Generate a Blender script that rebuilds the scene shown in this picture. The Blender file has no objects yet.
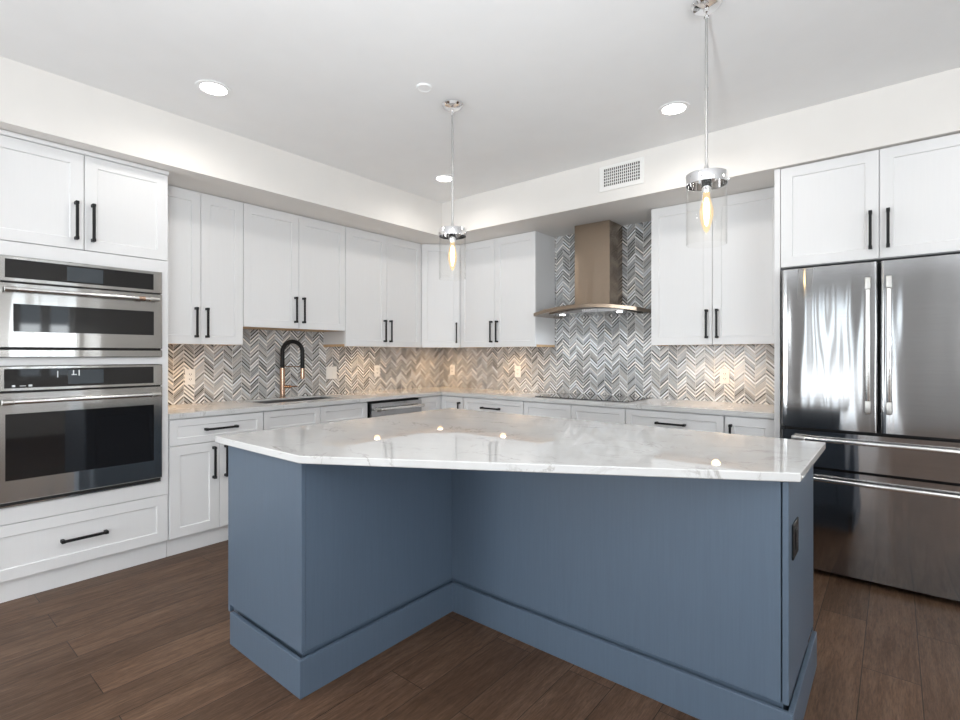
import bpy, bmesh, math, random
from mathutils import Vector, Matrix
random.seed(7)
PI = math.pi
sc = bpy.context.scene
COL = sc.collection

# ------------------------------------------------------------------ camera
cam_d = bpy.data.cameras.new('camera')
cam = bpy.data.objects.new('camera', cam_d); COL.objects.link(cam)
cam_d.sensor_width = 36.0
cam_d.lens = 504.4794 / 960 * 36.0
cam_d.shift_y = -(360 - 354.4862) / 960
cam_d.clip_start = 0.05
cam.location = (4.1742, -4.3230, 1.2899)
cam.rotation_euler = (PI / 2, 0, math.radians(39.4172))
sc.camera = cam

# ------------------------------------------------------------------ view, world, daylight
sc.view_settings.view_transform = 'Standard'
sc.view_settings.look = 'None'
sc.view_settings.gamma = 1.0
sc.view_settings.use_curve_mapping = False
sc.view_settings.exposure = 0.28
sc.cycles.max_bounces = 10
sc.cycles.diffuse_bounces = 6
sc.cycles.glossy_bounces = 5
sc.cycles.transparent_max_bounces = 12
sc.cycles.sample_clamp_indirect = 6.0
sc.cycles.caustics_reflective = False
sc.cycles.caustics_refractive = False
sc.cycles.use_denoising = True

W = bpy.data.worlds.new('sky'); sc.world = W; W.use_nodes = True
W.node_tree.nodes['Background'].inputs[0].default_value = (0.80, 0.90, 1.0, 1)
W.node_tree.nodes['Background'].inputs[1].default_value = 1.5

# room extents (metres): room corner at the origin, +x along the hood wall, -y along the sink wall
RX, RY, ZC, ZS = 7.6, -8.6, 2.7745, 2.45
# windows: (wall, a0, a1, z0, z1)
WINDOWS = [('front', 0.20, 1.80, 0.30, 2.40, 34.0), ('front', 2.50, 3.95, 0.05, 2.40, 5.5),
           ('right', -2.85, -2.15, 0.9, 2.3, 24.0), ('right', -7.9, -4.5, 0.30, 2.40, 35.0)]   # last: W per square metre of opening; the final window is enlarged for fill

def area(name, loc, direction, sx, sy, power, color, spread=PI):
    d = bpy.data.lights.new(name, 'AREA'); d.shape = 'RECTANGLE'; d.size = sx; d.size_y = sy
    d.energy = power; d.color = color; d.spread = spread
    o = bpy.data.objects.new(name, d); COL.objects.link(o); o.location = loc
    o.rotation_euler = Vector(direction).to_track_quat('-Z', 'Z').to_euler()
    return o
for wl, a0, a1, z0, z1, pw in WINDOWS:            # daylight entering by each window, tilted up to brighten the ceiling
    p = pw * (a1 - a0) * (z1 - z0)
    if wl == 'front':
        area('daylight', ((a0 + a1) / 2, RY - 0.16, (z0 + z1) / 2), (0, 1, 0.5), a1 - a0, z1 - z0, p, (0.93, 0.97, 1.0))
    else:
        area('daylight', (RX + 0.16, (a0 + a1) / 2, (z0 + z1) / 2), (-1, 0, 1.6), a1 - a0, z1 - z0, p, (0.93, 0.97, 1.0))

# added unseen bounce flash beside the camera, fired up to brighten the ceiling
fl = bpy.data.lights.new('added_flash', 'SPOT'); fl.energy = 215.0; fl.color = (0.93, 0.97, 1.0); fl.spot_size = math.radians(138); fl.spot_blend = 1.0; fl.shadow_soft_size = 0.08
fo = bpy.data.objects.new('added_flash', fl); COL.objects.link(fo); fo.location = (4.0, -4.7, 0.95)
fo.rotation_euler = Vector((-0.10, 0.25, 1)).to_track_quat('-Z', 'Y').to_euler()
CAN_W, PEND_W, PUCK_W, HOOD_W = 10.5, 4.0, 5.5, 3.5

# ------------------------------------------------------------------ node helpers
def mat(name):
    m = bpy.data.materials.new(name); m.use_nodes = True
    nt = m.node_tree
    return m, nt, nt.nodes['Principled BSDF']
def N(nt, t, **kw):
    n = nt.nodes.new(t)
    for k, v in kw.items(): setattr(n, k, v)
    return n
def L(nt, a, b): nt.links.new(a, b)
def math_n(nt, op, a, b=None, c=None):
    n = N(nt, 'ShaderNodeMath', operation=op)
    for i, v in enumerate((a, b, c)):
        if v is None: continue
        if isinstance(v, (int, float)): n.inputs[i].default_value = v
        else: L(nt, v, n.inputs[i])
    return n.outputs[0]
def mix_c(nt, fac, a, b, blend='MIX'):
    n = N(nt, 'ShaderNodeMix', data_type='RGBA', blend_type=blend)
    for s, v in ((n.inputs[0], fac), (n.inputs[6], a), (n.inputs[7], b)):
        if isinstance(v, (int, float)): s.default_value = v
        elif isinstance(v, tuple): s.default_value = v if len(v) == 4 else v + (1,)
        else: L(nt, v, s)
    return n.outputs[2]
def ramp(nt, fac, stops, interp='LINEAR'):
    n = N(nt, 'ShaderNodeValToRGB'); n.color_ramp.interpolation = interp
    e = n.color_ramp.elements
    while len(e) < len(stops): e.new(0.5)
    for i, (p, c) in enumerate(stops):
        e[i].position = p; e[i].color = (c + (1,)) if isinstance(c, tuple) else (c, c, c, 1)
    L(nt, fac, n.inputs[0]); return n.outputs[0]
def obj_coord(nt, scale=(1, 1, 1)):
    tc = N(nt, 'ShaderNodeTexCoord'); mp = N(nt, 'ShaderNodeMapping')
    mp.inputs['Scale'].default_value = scale; L(nt, tc.outputs['Object'], mp.inputs[0]); return mp.outputs[0]
def noise(nt, vec, scale, detail=3, rough=0.5, dist=0.0):
    n = N(nt, 'ShaderNodeTexNoise'); n.inputs['Scale'].default_value = scale; n.inputs['Detail'].default_value = detail
    n.inputs['Roughness'].default_value = rough; n.inputs['Distortion'].default_value = dist
    L(nt, vec, n.inputs['Vector']); return n.outputs[0]
def bump(nt, b, h, strength, dist=0.001):
    n = N(nt, 'ShaderNodeBump'); n.inputs['Strength'].default_value = strength; n.inputs['Distance'].default_value = dist
    L(nt, h, n.inputs['Height']); L(nt, n.outputs[0], b.inputs['Normal']); return n
def simple(name, col, rough=0.5, metal=0.0, spec=0.5, noise_amt=0.03, nscale=(6, 6, 6)):
    m, nt, b = mat(name)
    nz = noise(nt, obj_coord(nt, nscale), 1.0, 4)
    lo = tuple(c * (1 - noise_amt) for c in col); hi = tuple(min(1, c * (1 + noise_amt)) for c in col)
    L(nt, ramp(nt, nz, [(0.3, lo), (0.7, hi)]), b.inputs['Base Color'])
    b.inputs['Roughness'].default_value = rough; b.inputs['Metallic'].default_value = metal
    b.inputs['Specular IOR Level'].default_value = spec
    return m
def emit(name, col, strength):
    m, nt, b = mat(name)
    b.inputs['Base Color'].default_value = (0.8, 0.8, 0.8, 1)
    b.inputs['Emission Color'].default_value = col + (1,); b.inputs['Emission Strength'].default_value = strength
    return m

# ------------------------------------------------------------------ materials
MT = {}
MT['ceiling'] = simple('ceiling_paint', (0.88, 0.885, 0.89), 0.9, noise_amt=0.01)
MT['soffit'] = simple('warm_wall_paint', (0.79, 0.765, 0.735), 0.85, noise_amt=0.01)
MT['wall'] = simple('wall_paint', (0.82, 0.80, 0.77), 0.85, noise_amt=0.01)
def cab_paint(name, col, rough, amt):
    m, nt, b = mat(name)
    g = noise(nt, obj_coord(nt, (160, 160, 5)), 1.0, 3, 0.6)
    lo = tuple(c * (1 - amt) for c in col); hi = tuple(min(1, c * (1 + amt)) for c in col)
    L(nt, ramp(nt, g, [(0.35, lo), (0.65, hi)]), b.inputs['Base Color'])
    b.inputs['Roughness'].default_value = rough
    bump(nt, b, g, 0.02, 0.0006)
    return m
MT['white'] = cab_paint('white_cabinet_paint', (0.775, 0.775, 0.78), 0.40, 0.006)
MT['blue'] = cab_paint('slate_blue_paint', (0.093, 0.130, 0.180), 0.42, 0.03)
MT['greywall'] = simple('grey_wall_paint', (0.42, 0.41, 0.40), 0.85, noise_amt=0.01)  # unseen wall kept grey to darken what the refrigerator reflects
MT['maple'] = simple('raw_maple', (0.62, 0.42, 0.24), 0.55, noise_amt=0.12, nscale=(3, 40, 40))
MT['black'] = simple('matte_black_metal', (0.006, 0.006, 0.007), 0.5, 0.0, 0.35)
MT['gasket'] = simple('black_plastic', (0.010, 0.010, 0.011), 0.6)
MT['dark'] = simple('dark_cavity', (0.02, 0.02, 0.02), 0.8)  # dark colour stands in for shade inside the duct and slots
MT['plate'] = simple('white_plastic', (0.85, 0.84, 0.82), 0.35)
MT['blackplate'] = simple('black_outlet_plastic', (0.009, 0.010, 0.012), 0.25)
MT['vent'] = simple('vent_white', (0.86, 0.85, 0.83), 0.5)

def steel(name, base, rough, wave, fine=0.006):
    m, nt, b = mat(name)
    sh = noise(nt, obj_coord(nt, (3, 3, 420)), 1.0, 2, 0.6)          # horizontal brushing
    L(nt, ramp(nt, sh, [(0.3, tuple(c * 0.95 for c in base)), (0.7, tuple(c * 1.05 for c in base))]), b.inputs['Base Color'])
    b.inputs['Metallic'].default_value = 1.0
    b.inputs['Roughness'].default_value = rough
    b.inputs['Anisotropic'].default_value = 0.9; b.inputs['Anisotropic Rotation'].default_value = 0.25
    tg = N(nt, 'ShaderNodeTangent', direction_type='RADIAL', axis='Z'); L(nt, tg.outputs[0], b.inputs['Tangent'])
    w = noise(nt, obj_coord(nt, (9, 9, 0.9)), 1.0, 1, 0.4)           # slight waviness of the sheet
    h = math_n(nt, 'ADD', math_n(nt, 'MULTIPLY', sh, fine), math_n(nt, 'MULTIPLY', w, wave))
    bump(nt, b, h, 1.0, 0.001)
    return m
MT['steel'] = steel('brushed_steel', (0.42, 0.42, 0.425), 0.08, 3.5)
MT['steel_oven'] = steel('brushed_steel_oven', (0.52, 0.515, 0.505), 0.13, 3.0)
MT['steel_hood'] = steel('hood_steel', (0.37, 0.295, 0.23), 0.24, 3.0)  # warm reflection of the surroundings is put into this base colour
MT['bar'] = simple('polished_bar_steel', (0.78, 0.775, 0.76), 0.22, 1.0)
MT['cap'] = simple('bar_cap_steel', (0.56, 0.55, 0.53), 0.35, 1.0)
MT['chrome'] = simple('chrome', (0.86, 0.86, 0.87), 0.06, 1.0, noise_amt=0.005)
MT['nickel'] = simple('brushed_nickel', (0.56, 0.555, 0.55), 0.32, 1.0, noise_amt=0.01)
MT['copper'] = simple('brushed_copper', (0.52, 0.36, 0.27), 0.22, 1.0)
MT['sinksteel'] = simple('sink_steel', (0.30, 0.30, 0.31), 0.35, 1.0)
MT['oglass'] = simple('black_oven_glass', (0.008, 0.008, 0.009), 0.04, 0.0, 0.7)
MT['display'] = simple('display_glass', (0.05, 0.06, 0.07), 0.08, 0.0, 0.6)
MT['mark'] = simple('display_marks', (0.75, 0.78, 0.8), 0.4)
MT['ceran'] = simple('cooktop_glass', (0.012, 0.012, 0.013), 0.03, 0.0, 0.9)
MT['can'] = emit('can_lens', (1.0, 0.96, 0.90), 14.0)
MT['puck'] = emit('puck_lens', (1.0, 0.86, 0.66), 20.0)
MT['led'] = emit('hood_led', (0.95, 0.98, 1.0), 14.0)
MT['filament'] = emit('filament_glow', (1.0, 0.74, 0.40), 14.0)
def bulb_glass():
    m = bpy.data.materials.new('amber_bulb_glass'); m.use_nodes = True; nt = m.node_tree; nt.nodes.clear()
    out = N(nt, 'ShaderNodeOutputMaterial'); tr = N(nt, 'ShaderNodeBsdfTransparent'); em = N(nt, 'ShaderNodeEmission')
    tr.inputs[0].default_value = (1.0, 0.95, 0.86, 1); em.inputs[0].default_value = (1.0, 0.72, 0.40, 1); em.inputs[1].default_value = 1.1
    mx = N(nt, 'ShaderNodeMixShader'); mx.inputs[0].default_value = 0.38
    L(nt, tr.outputs[0], mx.inputs[1]); L(nt, em.outputs[0], mx.inputs[2]); L(nt, mx.outputs[0], out.inputs[0]); return m
MT['bulb'] = bulb_glass()

def thin_glass(name, tint, facing_gain, base):
    m = bpy.data.materials.new(name); m.use_nodes = True; nt = m.node_tree; nt.nodes.clear()
    out = N(nt, 'ShaderNodeOutputMaterial'); tr = N(nt, 'ShaderNodeBsdfTransparent'); gl = N(nt, 'ShaderNodeBsdfGlossy')
    tr.inputs[0].default_value = tint + (1,); gl.inputs['Roughness'].default_value = 0.03
    lw = N(nt, 'ShaderNodeLayerWeight'); lw.inputs[0].default_value = 0.5
    f = math_n(nt, 'ADD', math_n(nt, 'MULTIPLY', math_n(nt, 'POWER', lw.outputs['Facing'], 4.0), facing_gain), base)
    mx = N(nt, 'ShaderNodeMixShader'); L(nt, f, mx.inputs[0]); L(nt, tr.outputs[0], mx.inputs[1]); L(nt, gl.outputs[0], mx.inputs[2])
    L(nt, mx.outputs[0], out.inputs[0]); return m
MT['shade'] = thin_glass('pendant_glass', (0.995, 0.993, 0.988), 0.5, 0.02)
MT['pane'] = thin_glass('window_glass', (0.97, 0.98, 0.98), 0.4, 0.04)

def floor_mat():
    m, nt, b = mat('oak_planks')
    tc = N(nt, 'ShaderNodeTexCoord'); sp = N(nt, 'ShaderNodeSeparateXYZ'); L(nt, tc.outputs['Object'], sp.inputs[0])
    cb = N(nt, 'ShaderNodeCombineXYZ')
    L(nt, sp.outputs[1], cb.inputs[0]); L(nt, math_n(nt, 'ADD', sp.outputs[0], -4.07 + 0.185 * 40), cb.inputs[1])
    br = N(nt, 'ShaderNodeTexBrick'); L(nt, cb.outputs[0], br.inputs['Vector'])
    br.offset = 0.37; br.offset_frequency = 2; br.squash = 1.0
    br.inputs['Scale'].default_value = 1.0; br.inputs['Brick Width'].default_value = 1.25; br.inputs['Row Height'].default_value = 0.185
    br.inputs['Mortar Size'].default_value = 0.0016; br.inputs['Mortar Smooth'].default_value = 0.3; br.inputs['Bias'].default_value = 0.0
    br.inputs['Color1'].default_value = (0.0, 0.0, 0.0, 1); br.inputs['Color2'].default_value = (1, 1, 1, 1); br.inputs['Mortar'].default_value = (0.5, 0.5, 0.5, 1)
    # grain runs with the planks, offset per plank
    mv = N(nt, 'ShaderNodeVectorMath', operation='MULTIPLY'); L(nt, tc.outputs['Object'], mv.inputs[0]); mv.inputs[1].default_value = (46, 3.4, 1)
    ad = N(nt, 'ShaderNodeVectorMath', operation='MULTIPLY_ADD'); L(nt, br.outputs['Color'], ad.inputs[0]); ad.inputs[1].default_value = (17, 11, 5); L(nt, mv.outputs[0], ad.inputs[2])
    g1 = noise(nt, ad.outputs[0], 1.0, 6, 0.62, 0.6)
    mv2 = N(nt, 'ShaderNodeVectorMath', operation='MULTIPLY'); L(nt, ad.outputs[0], mv2.inputs[0]); mv2.inputs[1].default_value = (0.16, 0.4, 1)
    g2 = noise(nt, mv2.outputs[0], 1.0, 4, 0.6, 1.2)
    t = math_n(nt, 'ADD', math_n(nt, 'MULTIPLY', g1, 0.55), math_n(nt, 'MULTIPLY', g2, 0.45))
    col = ramp(nt, t, [(0.30, (0.058, 0.031, 0.018)), (0.5, (0.096, 0.055, 0.034)), (0.70, (0.140, 0.085, 0.055))])
    mv3 = N(nt, 'ShaderNodeVectorMath', operation='MULTIPLY'); L(nt, ad.outputs[0], mv3.inputs[0]); mv3.inputs[1].default_value = (4.0, 5.5, 1)
    g3 = noise(nt, mv3.outputs[0], 1.0, 4, 0.7, 0.4)
    col = mix_c(nt, 1.0, col, ramp(nt, g3, [(0.30, 0.62), (0.5, 1.0), (0.70, 1.38)]), 'MULTIPLY')
    tone = ramp(nt, br.outputs['Color'], [(0.0, 0.84), (1.0, 1.28)])
    col = mix_c(nt, 1.0, col, tone, 'MULTIPLY')
    col = mix_c(nt, br.outputs['Fac'], col, (0.012, 0.008, 0.006))
    L(nt, col, b.inputs['Base Color'])
    L(nt, ramp(nt, g1, [(0.3, 0.46), (0.7, 0.36)]), b.inputs['Roughness']); b.inputs['Specular IOR Level'].default_value = 0.22
    h = math_n(nt, 'SUBTRACT', math_n(nt, 'MULTIPLY', g1, 0.3), br.outputs['Fac'])
    bump(nt, b, h, 0.35, 0.0015)
    return m
MT['floor'] = floor_mat()

def quartz_mat():
    m, nt, b = mat('white_quartz')
    v = obj_coord(nt, (1.3, 2.2, 1.0))
    d = noise(nt, v, 2.2, 5, 0.6)
    a1 = math_n(nt, 'ABSOLUTE', math_n(nt, 'SUBTRACT', noise(nt, v, 1.5, 7, 0.62, 1.4), 0.5))
    vein = ramp(nt, a1, [(0.0, 1.0), (0.006, 0.5), (0.016, 0.0)])
    mask = ramp(nt, noise(nt, v, 3.1, 3, 0.5), [(0.45, 0.0), (0.65, 1.0)])
    f = math_n(nt, 'MULTIPLY', math_n(nt, 'MULTIPLY', vein, mask), 0.75)
    base = ramp(nt, d, [(0.3, (0.62, 0.62, 0.615)), (0.7, (0.675, 0.675, 0.675))])
    L(nt, mix_c(nt, f, base, (0.33, 0.31, 0.29)), b.inputs['Base Color'])
    b.inputs['Roughness'].default_value = 0.018; b.inputs['IOR'].default_value = 1.6
    return m
MT['quartz'] = quartz_mat()

def tile_mat(name, axis, phase):
    m, nt, b = mat(name)
    tc = N(nt, 'ShaderNodeTexCoord'); sp = N(nt, 'ShaderNodeSeparateXYZ'); L(nt, tc.outputs['Object'], sp.inputs[0])
    wd, p = 0.073, 0.0150
    a = math_n(nt, 'DIVIDE', math_n(nt, 'SUBTRACT', sp.outputs[axis], phase - wd * 100), wd)
    tri = math_n(nt, 'MULTIPLY', math_n(nt, 'PINGPONG', a, 1.0), wd * 0.95)
    q = math_n(nt, 'DIVIDE', math_n(nt, 'ADD', sp.outputs[2], tri), p)
    row = math_n(nt, 'FLOOR', q); fr = math_n(nt, 'FRACT', q)
    cl = math_n(nt, 'FLOOR', a); fa = math_n(nt, 'FRACT', a)
    cb = N(nt, 'ShaderNodeCombineXYZ'); L(nt, cl, cb.inputs[0]); L(nt, row, cb.inputs[1])
    wn = N(nt, 'ShaderNodeTexWhiteNoise', noise_dimensions='2D'); L(nt, cb.outputs[0], wn.inputs['Vector'])
    par = math_n(nt, 'MULTIPLY', math_n(nt, 'FLOORED_MODULO', row, 2.0), 0.36)
    val = math_n(nt, 'ADD', math_n(nt, 'MULTIPLY', wn.outputs['Value'], 0.64), par)
    col = ramp(nt, val, [(0.0, (0.06, 0.058, 0.056)), (0.15, (0.16, 0.16, 0.16)), (0.29, (0.29, 0.29, 0.29)),
                         (0.42, (0.41, 0.41, 0.41)), (0.56, (0.52, 0.52, 0.52)), (0.68, (0.70, 0.70, 0.70)), (0.80, (0.90, 0.90, 0.89))], 'CONSTANT')
    w2 = N(nt, 'ShaderNodeSeparateColor'); L(nt, wn.outputs['Color'], w2.inputs[0])
    col = mix_c(nt, 1.0, col, ramp(nt, w2.outputs[1], [(0.0, (1.06, 1.0, 0.94)), (0.5, (1.0, 1.0, 1.0)), (1.0, (0.95, 1.0, 1.06))]), 'MULTIPLY')
    # soft streaks inside each strip
    st = N(nt, 'ShaderNodeCombineXYZ'); L(nt, math_n(nt, 'MULTIPLY', a, 2.0), st.inputs[0]); L(nt, math_n(nt, 'MULTIPLY', q, 3.0), st.inputs[1]); L(nt, math_n(nt, 'MULTIPLY', wn.outputs['Value'], 40), st.inputs[2])
    sn = noise(nt, st.outputs[0], 1.0, 3)
    col = mix_c(nt, 1.0, col, ramp(nt, sn, [(0.3, 0.86), (0.7, 1.14)]), 'MULTIPLY')
    g1 = math_n(nt, 'LESS_THAN', fr, 0.13)
    g2 = math_n(nt, 'LESS_THAN', math_n(nt, 'MINIMUM', fa, math_n(nt, 'SUBTRACT', 1.0, fa)), 0.022)
    gr = math_n(nt, 'MAXIMUM', g1, g2)
    L(nt, mix_c(nt, gr, col, (0.66, 0.65, 0.63)), b.inputs['Base Color'])
    L(nt, ramp(nt, gr, [(0.0, 0.16), (1.0, 0.7)]), b.inputs['Roughness'])
    bump(nt, b, math_n(nt, 'SUBTRACT', 1.0, gr), 0.4, 0.0015)
    return m
MT['tileL'] = tile_mat('chevron_mosaic_sink_wall', 1, -2.79)
MT['tileR'] = tile_mat('chevron_mosaic_hood_wall', 0, 3.13)

# ------------------------------------------------------------------ geometry helpers
class Frame:
    """local (s along, d out, z up) to world"""
    def __init__(self, o, s, d): self.o, self.s, self.d = Vector(o).to_3d(), Vector(s).to_3d(), Vector(d).to_3d()
    def __call__(self, s, d, z): return self.o + self.s * s + self.d * d + Vector((0, 0, z))
LF = Frame((0, 0), (0, 1), (1, 0))       # sink wall: s = y, d = x
RT = Frame((0, 0), (1, 0), (0, -1))      # hood wall: s = x, d = -y
WD = Frame((0, 0), (1, 0), (0, 1))       # plain world axes

class MB:
    def __init__(self): self.bm = bmesh.new()
    def _merge(self, t):
        bmesh.ops.recalc_face_normals(t, faces=t.faces)
        me = bpy.data.meshes.new('t'); t.to_mesh(me); t.free(); self.bm.from_mesh(me); bpy.data.meshes.remove(me)
        return self
    def box(self, F, s0, s1, d0, d1, z0, z1, bev=0.0, seg=1):
        t = bmesh.new()
        v = [t.verts.new(F(s, d, z)) for z in (z0, z1) for s, d in ((s0, d0), (s1, d0), (s1, d1), (s0, d1))]
        for f in ((0, 1, 2, 3), (4, 5, 6, 7), (0, 1, 5, 4), (1, 2, 6, 5), (2, 3, 7, 6), (3, 0, 4, 7)): t.faces.new([v[i] for i in f])
        bmesh.ops.recalc_face_normals(t, faces=t.faces)
        if bev: bmesh.ops.bevel(t, geom=list(t.edges), offset=bev, segments=seg, affect='EDGES', profile=0.5)
        return self._merge(t)
    def prism(self, F, pts, z0, z1, bev=0.0, seg=1):
        t = bmesh.new()
        lo = [t.verts.new(F(s, d, z0)) for s, d in pts]; hi = [t.verts.new(F(s, d, z1)) for s, d in pts]
        t.faces.new(lo); t.faces.new(hi); n = len(pts)
        for i in range(n): t.faces.new((lo[i], lo[(i + 1) % n], hi[(i + 1) % n], hi[i]))
        bmesh.ops.recalc_face_normals(t, faces=t.faces)
        if bev:
            cap = [e for e in t.edges if abs(e.verts[0].co.z - e.verts[1].co.z) < 1e-6]
            bmesh.ops.bevel(t, geom=cap, offset=bev, segments=seg, affect='EDGES', profile=0.5)
        return self._merge(t)
    def sheet(self, F, pts, s0, s1):
        """profile in (d, z) extruded along s"""
        t = bmesh.new()
        a = [t.verts.new(F(s0, d, z)) for d, z in pts]; b = [t.verts.new(F(s1, d, z)) for d, z in pts]
        t.faces.new(a); t.faces.new(b); n = len(pts)
        for i in range(n): t.faces.new((a[i], a[(i + 1) % n], b[(i + 1) % n], b[i]))
        return self._merge(t)
    def shaker(self, F, s0, s1, z0, z1, d1, th=0.02, rail=0.06, dep=0.0075):
        """five-piece door: flat rails round a recessed panel"""
        t = bmesh.new(); d0 = d1 - th; c = 0.0018
        def ring(i, d): return [t.verts.new(F(s, d, z)) for s, z in ((s0 + i, z0 + i), (s1 - i, z0 + i), (s1 - i, z1 - i), (s0 + i, z1 - i))]
        rings = [ring(0, d0), ring(0, d1 - c), ring(c, d1), ring(rail, d1), ring(rail + 0.004, d1 - dep)]
        t.faces.new(rings[0]); t.faces.new(rings[-1])
        for a, b in zip(rings, rings[1:]):
            for i in range(4): t.faces.new((a[i], a[(i + 1) % 4], b[(i + 1) % 4], b[i]))
        return self._merge(t)
    def frame(self, F, s0, s1, z0, z1, i0, i1, j0, j1, d0, d1):
        """flat frame s0..s1 x z0..z1 round an opening i0..i1 x j0..j1"""
        t = bmesh.new()
        def ring(a, b, c, e, d): return [t.verts.new(F(s, d, z)) for s, z in ((a, c), (b, c), (b, e), (a, e))]
        R = [ring(i0, i1, j0, j1, d0), ring(s0, s1, z0, z1, d0), ring(s0, s1, z0, z1, d1 - 0.003), ring(s0 + 0.003, s1 - 0.003, z0 + 0.003, z1 - 0.003, d1), ring(i0, i1, j0, j1, d1)]
        for a, b in zip(R, R[1:] + R[:1]):
            for i in range(4): t.faces.new((a[i], a[(i + 1) % 4], b[(i + 1) % 4], b[i]))
        return self._merge(t)
    def tube(self, path, r, n=16, caps=True):
        t = bmesh.new(); P = [Vector(p) for p in path]
        rs = r if isinstance(r, (list, tuple)) else [r] * len(P)
        prev = None; rings = []
        for i, p in enumerate(P):
            tg = (P[min(i + 1, len(P) - 1)] - P[max(i - 1, 0)]).normalized()
            if prev is None:
                up = Vector((0, 0, 1)) if abs(tg.z) < 0.9 else Vector((1, 0, 0)); u = tg.cross(up).normalized()
            else: u = (prev - tg * prev.dot(tg)).normalized()
            prev = u; v = tg.cross(u)
            rings.append([t.verts.new(p + (u * math.cos(2 * PI * k / n) + v * math.sin(2 * PI * k / n)) * rs[i]) for k in range(n)])
        for a, b in zip(rings, rings[1:]):
            for k in range(n): t.faces.new((a[k], a[(k + 1) % n], b[(k + 1) % n], b[k]))
        if caps: t.faces.new(rings[0]); t.faces.new(rings[-1])
        return self._merge(t)
    def lathe(self, c, prof, n=40, closed=False):
        """(r, z) profile turned about the vertical through c"""
        t = bmesh.new(); c = Vector(c); rings = []
        for r, z in prof:
            if r < 1e-6: rings.append([t.verts.new(c + Vector((0, 0, z)))])
            else: rings.append([t.verts.new(c + Vector((r * math.cos(2 * PI * k / n), r * math.sin(2 * PI * k / n), z))) for k in range(n)])
        pr = list(zip(rings, rings[1:])) + ([(rings[-1], rings[0])] if closed else [])
        for a, b in pr:
            for k in range(n):
                f = [a[k % len(a)], a[(k + 1) % n % len(a)], b[(k + 1) % n % len(b)], b[k % len(b)]]
                f = list(dict.fromkeys(f))
                if len(f) > 2: t.faces.new(f)
        return self._merge(t)
    def build(self, name, material, parent=None, angle=32):
        me = bpy.data.meshes.new(name)
        root = parent
        while root is not None and root.parent is not None: root = root.parent
        if root is not None: bmesh.ops.translate(self.bm, verts=self.bm.verts, vec=-root.location)
        self.bm.to_mesh(me); self.bm.free()
        me.materials.append(material if not isinstance(material, str) else MT[material])
        for p in me.polygons: p.use_smooth = True
        me.set_sharp_from_angle(angle=math.radians(angle))
        o = bpy.data.objects.new(name, me); COL.objects.link(o)
        if parent is not None: o.parent = parent
        return o
def tag(o, label, cat, group=None, kind=None):
    o['label'] = label; o['category'] = cat
    if group: o['group'] = group
    if kind: o['kind'] = kind
    return o
def thing(name, loc, label, cat, group=None):
    o = bpy.data.objects.new(name, None); COL.objects.link(o); o.location = loc; o.empty_display_size = 0.1
    return tag(o, label, cat, group)
def structure(o, label): o['kind'] = 'structure'; o['label'] = label; o['category'] = o.name.split('_')[0].split('.')[0]; return o
def light(name, kind, loc, power, color, parent, radius=0.03, angle=None, blend=0.5, aim=(0, 0, -1)):
    d = bpy.data.lights.new(name, kind); d.energy = power; d.color = color; d.shadow_soft_size = radius
    if kind == 'SPOT': d.spot_size = angle; d.spot_blend = blend
    o = bpy.data.objects.new(name, d); COL.objects.link(o)
    o.location = Vector(loc) - (parent.location if parent else Vector()); o.parent = parent
    o.rotation_euler = Vector(aim).to_track_quat('-Z', 'Y').to_euler()
    return o

# ------------------------------------------------------------------ the setting
structure(MB().box(WD, -0.15, RX + 0.15, RY - 0.15, 0.15, -0.12, 0.0).build('floor', 'floor'), 'dark brown oak plank floor')
structure(MB().box(WD, -0.15, RX + 0.15, RY - 0.15, 0.15, ZC, ZC + 0.12).build('ceiling', 'ceiling'), 'flat white painted ceiling')
structure(MB().box(WD, -0.15, -0.01, RY, 0.0, 0.0, ZC).build('wall_left', 'wall'), 'painted wall behind the ovens and sink run')
structure(MB().box(WD, -0.15, RX, 0.01, 0.15, 0.0, ZC).build('wall_back', 'wall'), 'painted wall behind the hood and refrigerator')
def wall_with_windows(name, wl, F, a_lo, a_hi, label):
    ws = sorted(w[1:] for w in WINDOWS if w[0] == wl)
    b = MB(); x = a_lo
    for a0, a1, z0, z1, pw in ws:
        b.box(F, x, a0, 0.0, 0.14, 0.0, ZC); b.box(F, a0, a1, 0.0, 0.14, 0.0, z0); b.box(F, a0, a1, 0.0, 0.14, z1, ZC); x = a1
    b.box(F, x, a_hi, 0.0, 0.14, 0.0, ZC)
    structure(b.build(name, 'greywall' if wl == 'front' else 'wall'), label)
FR_F = Frame((0, RY), (1, 0), (0, -1)); RI_F = Frame((RX, 0), (0, 1), (1, 0))
wall_with_windows('wall_front', 'front', FR_F, 0.0, RX, 'window wall behind the camera')
wall_with_windows('wall_right', 'right', RI_F, RY, 0.0, 'window wall far to the right')
for i, (wl, a0, a1, z0, z1, pw) in enumerate(WINDOWS):
    F = FR_F if wl == 'front' else RI_F
    b = MB(); b.frame(F, a0, a1, z0, z1, a0 + 0.05, a1 - 0.05, z0 + 0.05, z1 - 0.05, 0.05, 0.10)
    for k in ((0.18, 0.36, 0.52, 0.70, 0.86) if i == 1 else (0.5,)):
        mid = a0 + (a1 - a0) * k; b.box(F, mid - 0.06, mid + 0.06, 0.05, 0.10, z0 + 0.05, z1 - 0.05)
    wf = structure(b.build('window_%d' % (i + 1), 'vent'), 'white framed window behind the viewpoint')
    MB().box(F, a0 + 0.05, a1 - 0.05, 0.07, 0.076, z0 + 0.05, z1 - 0.05).build('pane', 'pane', wf)
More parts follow.
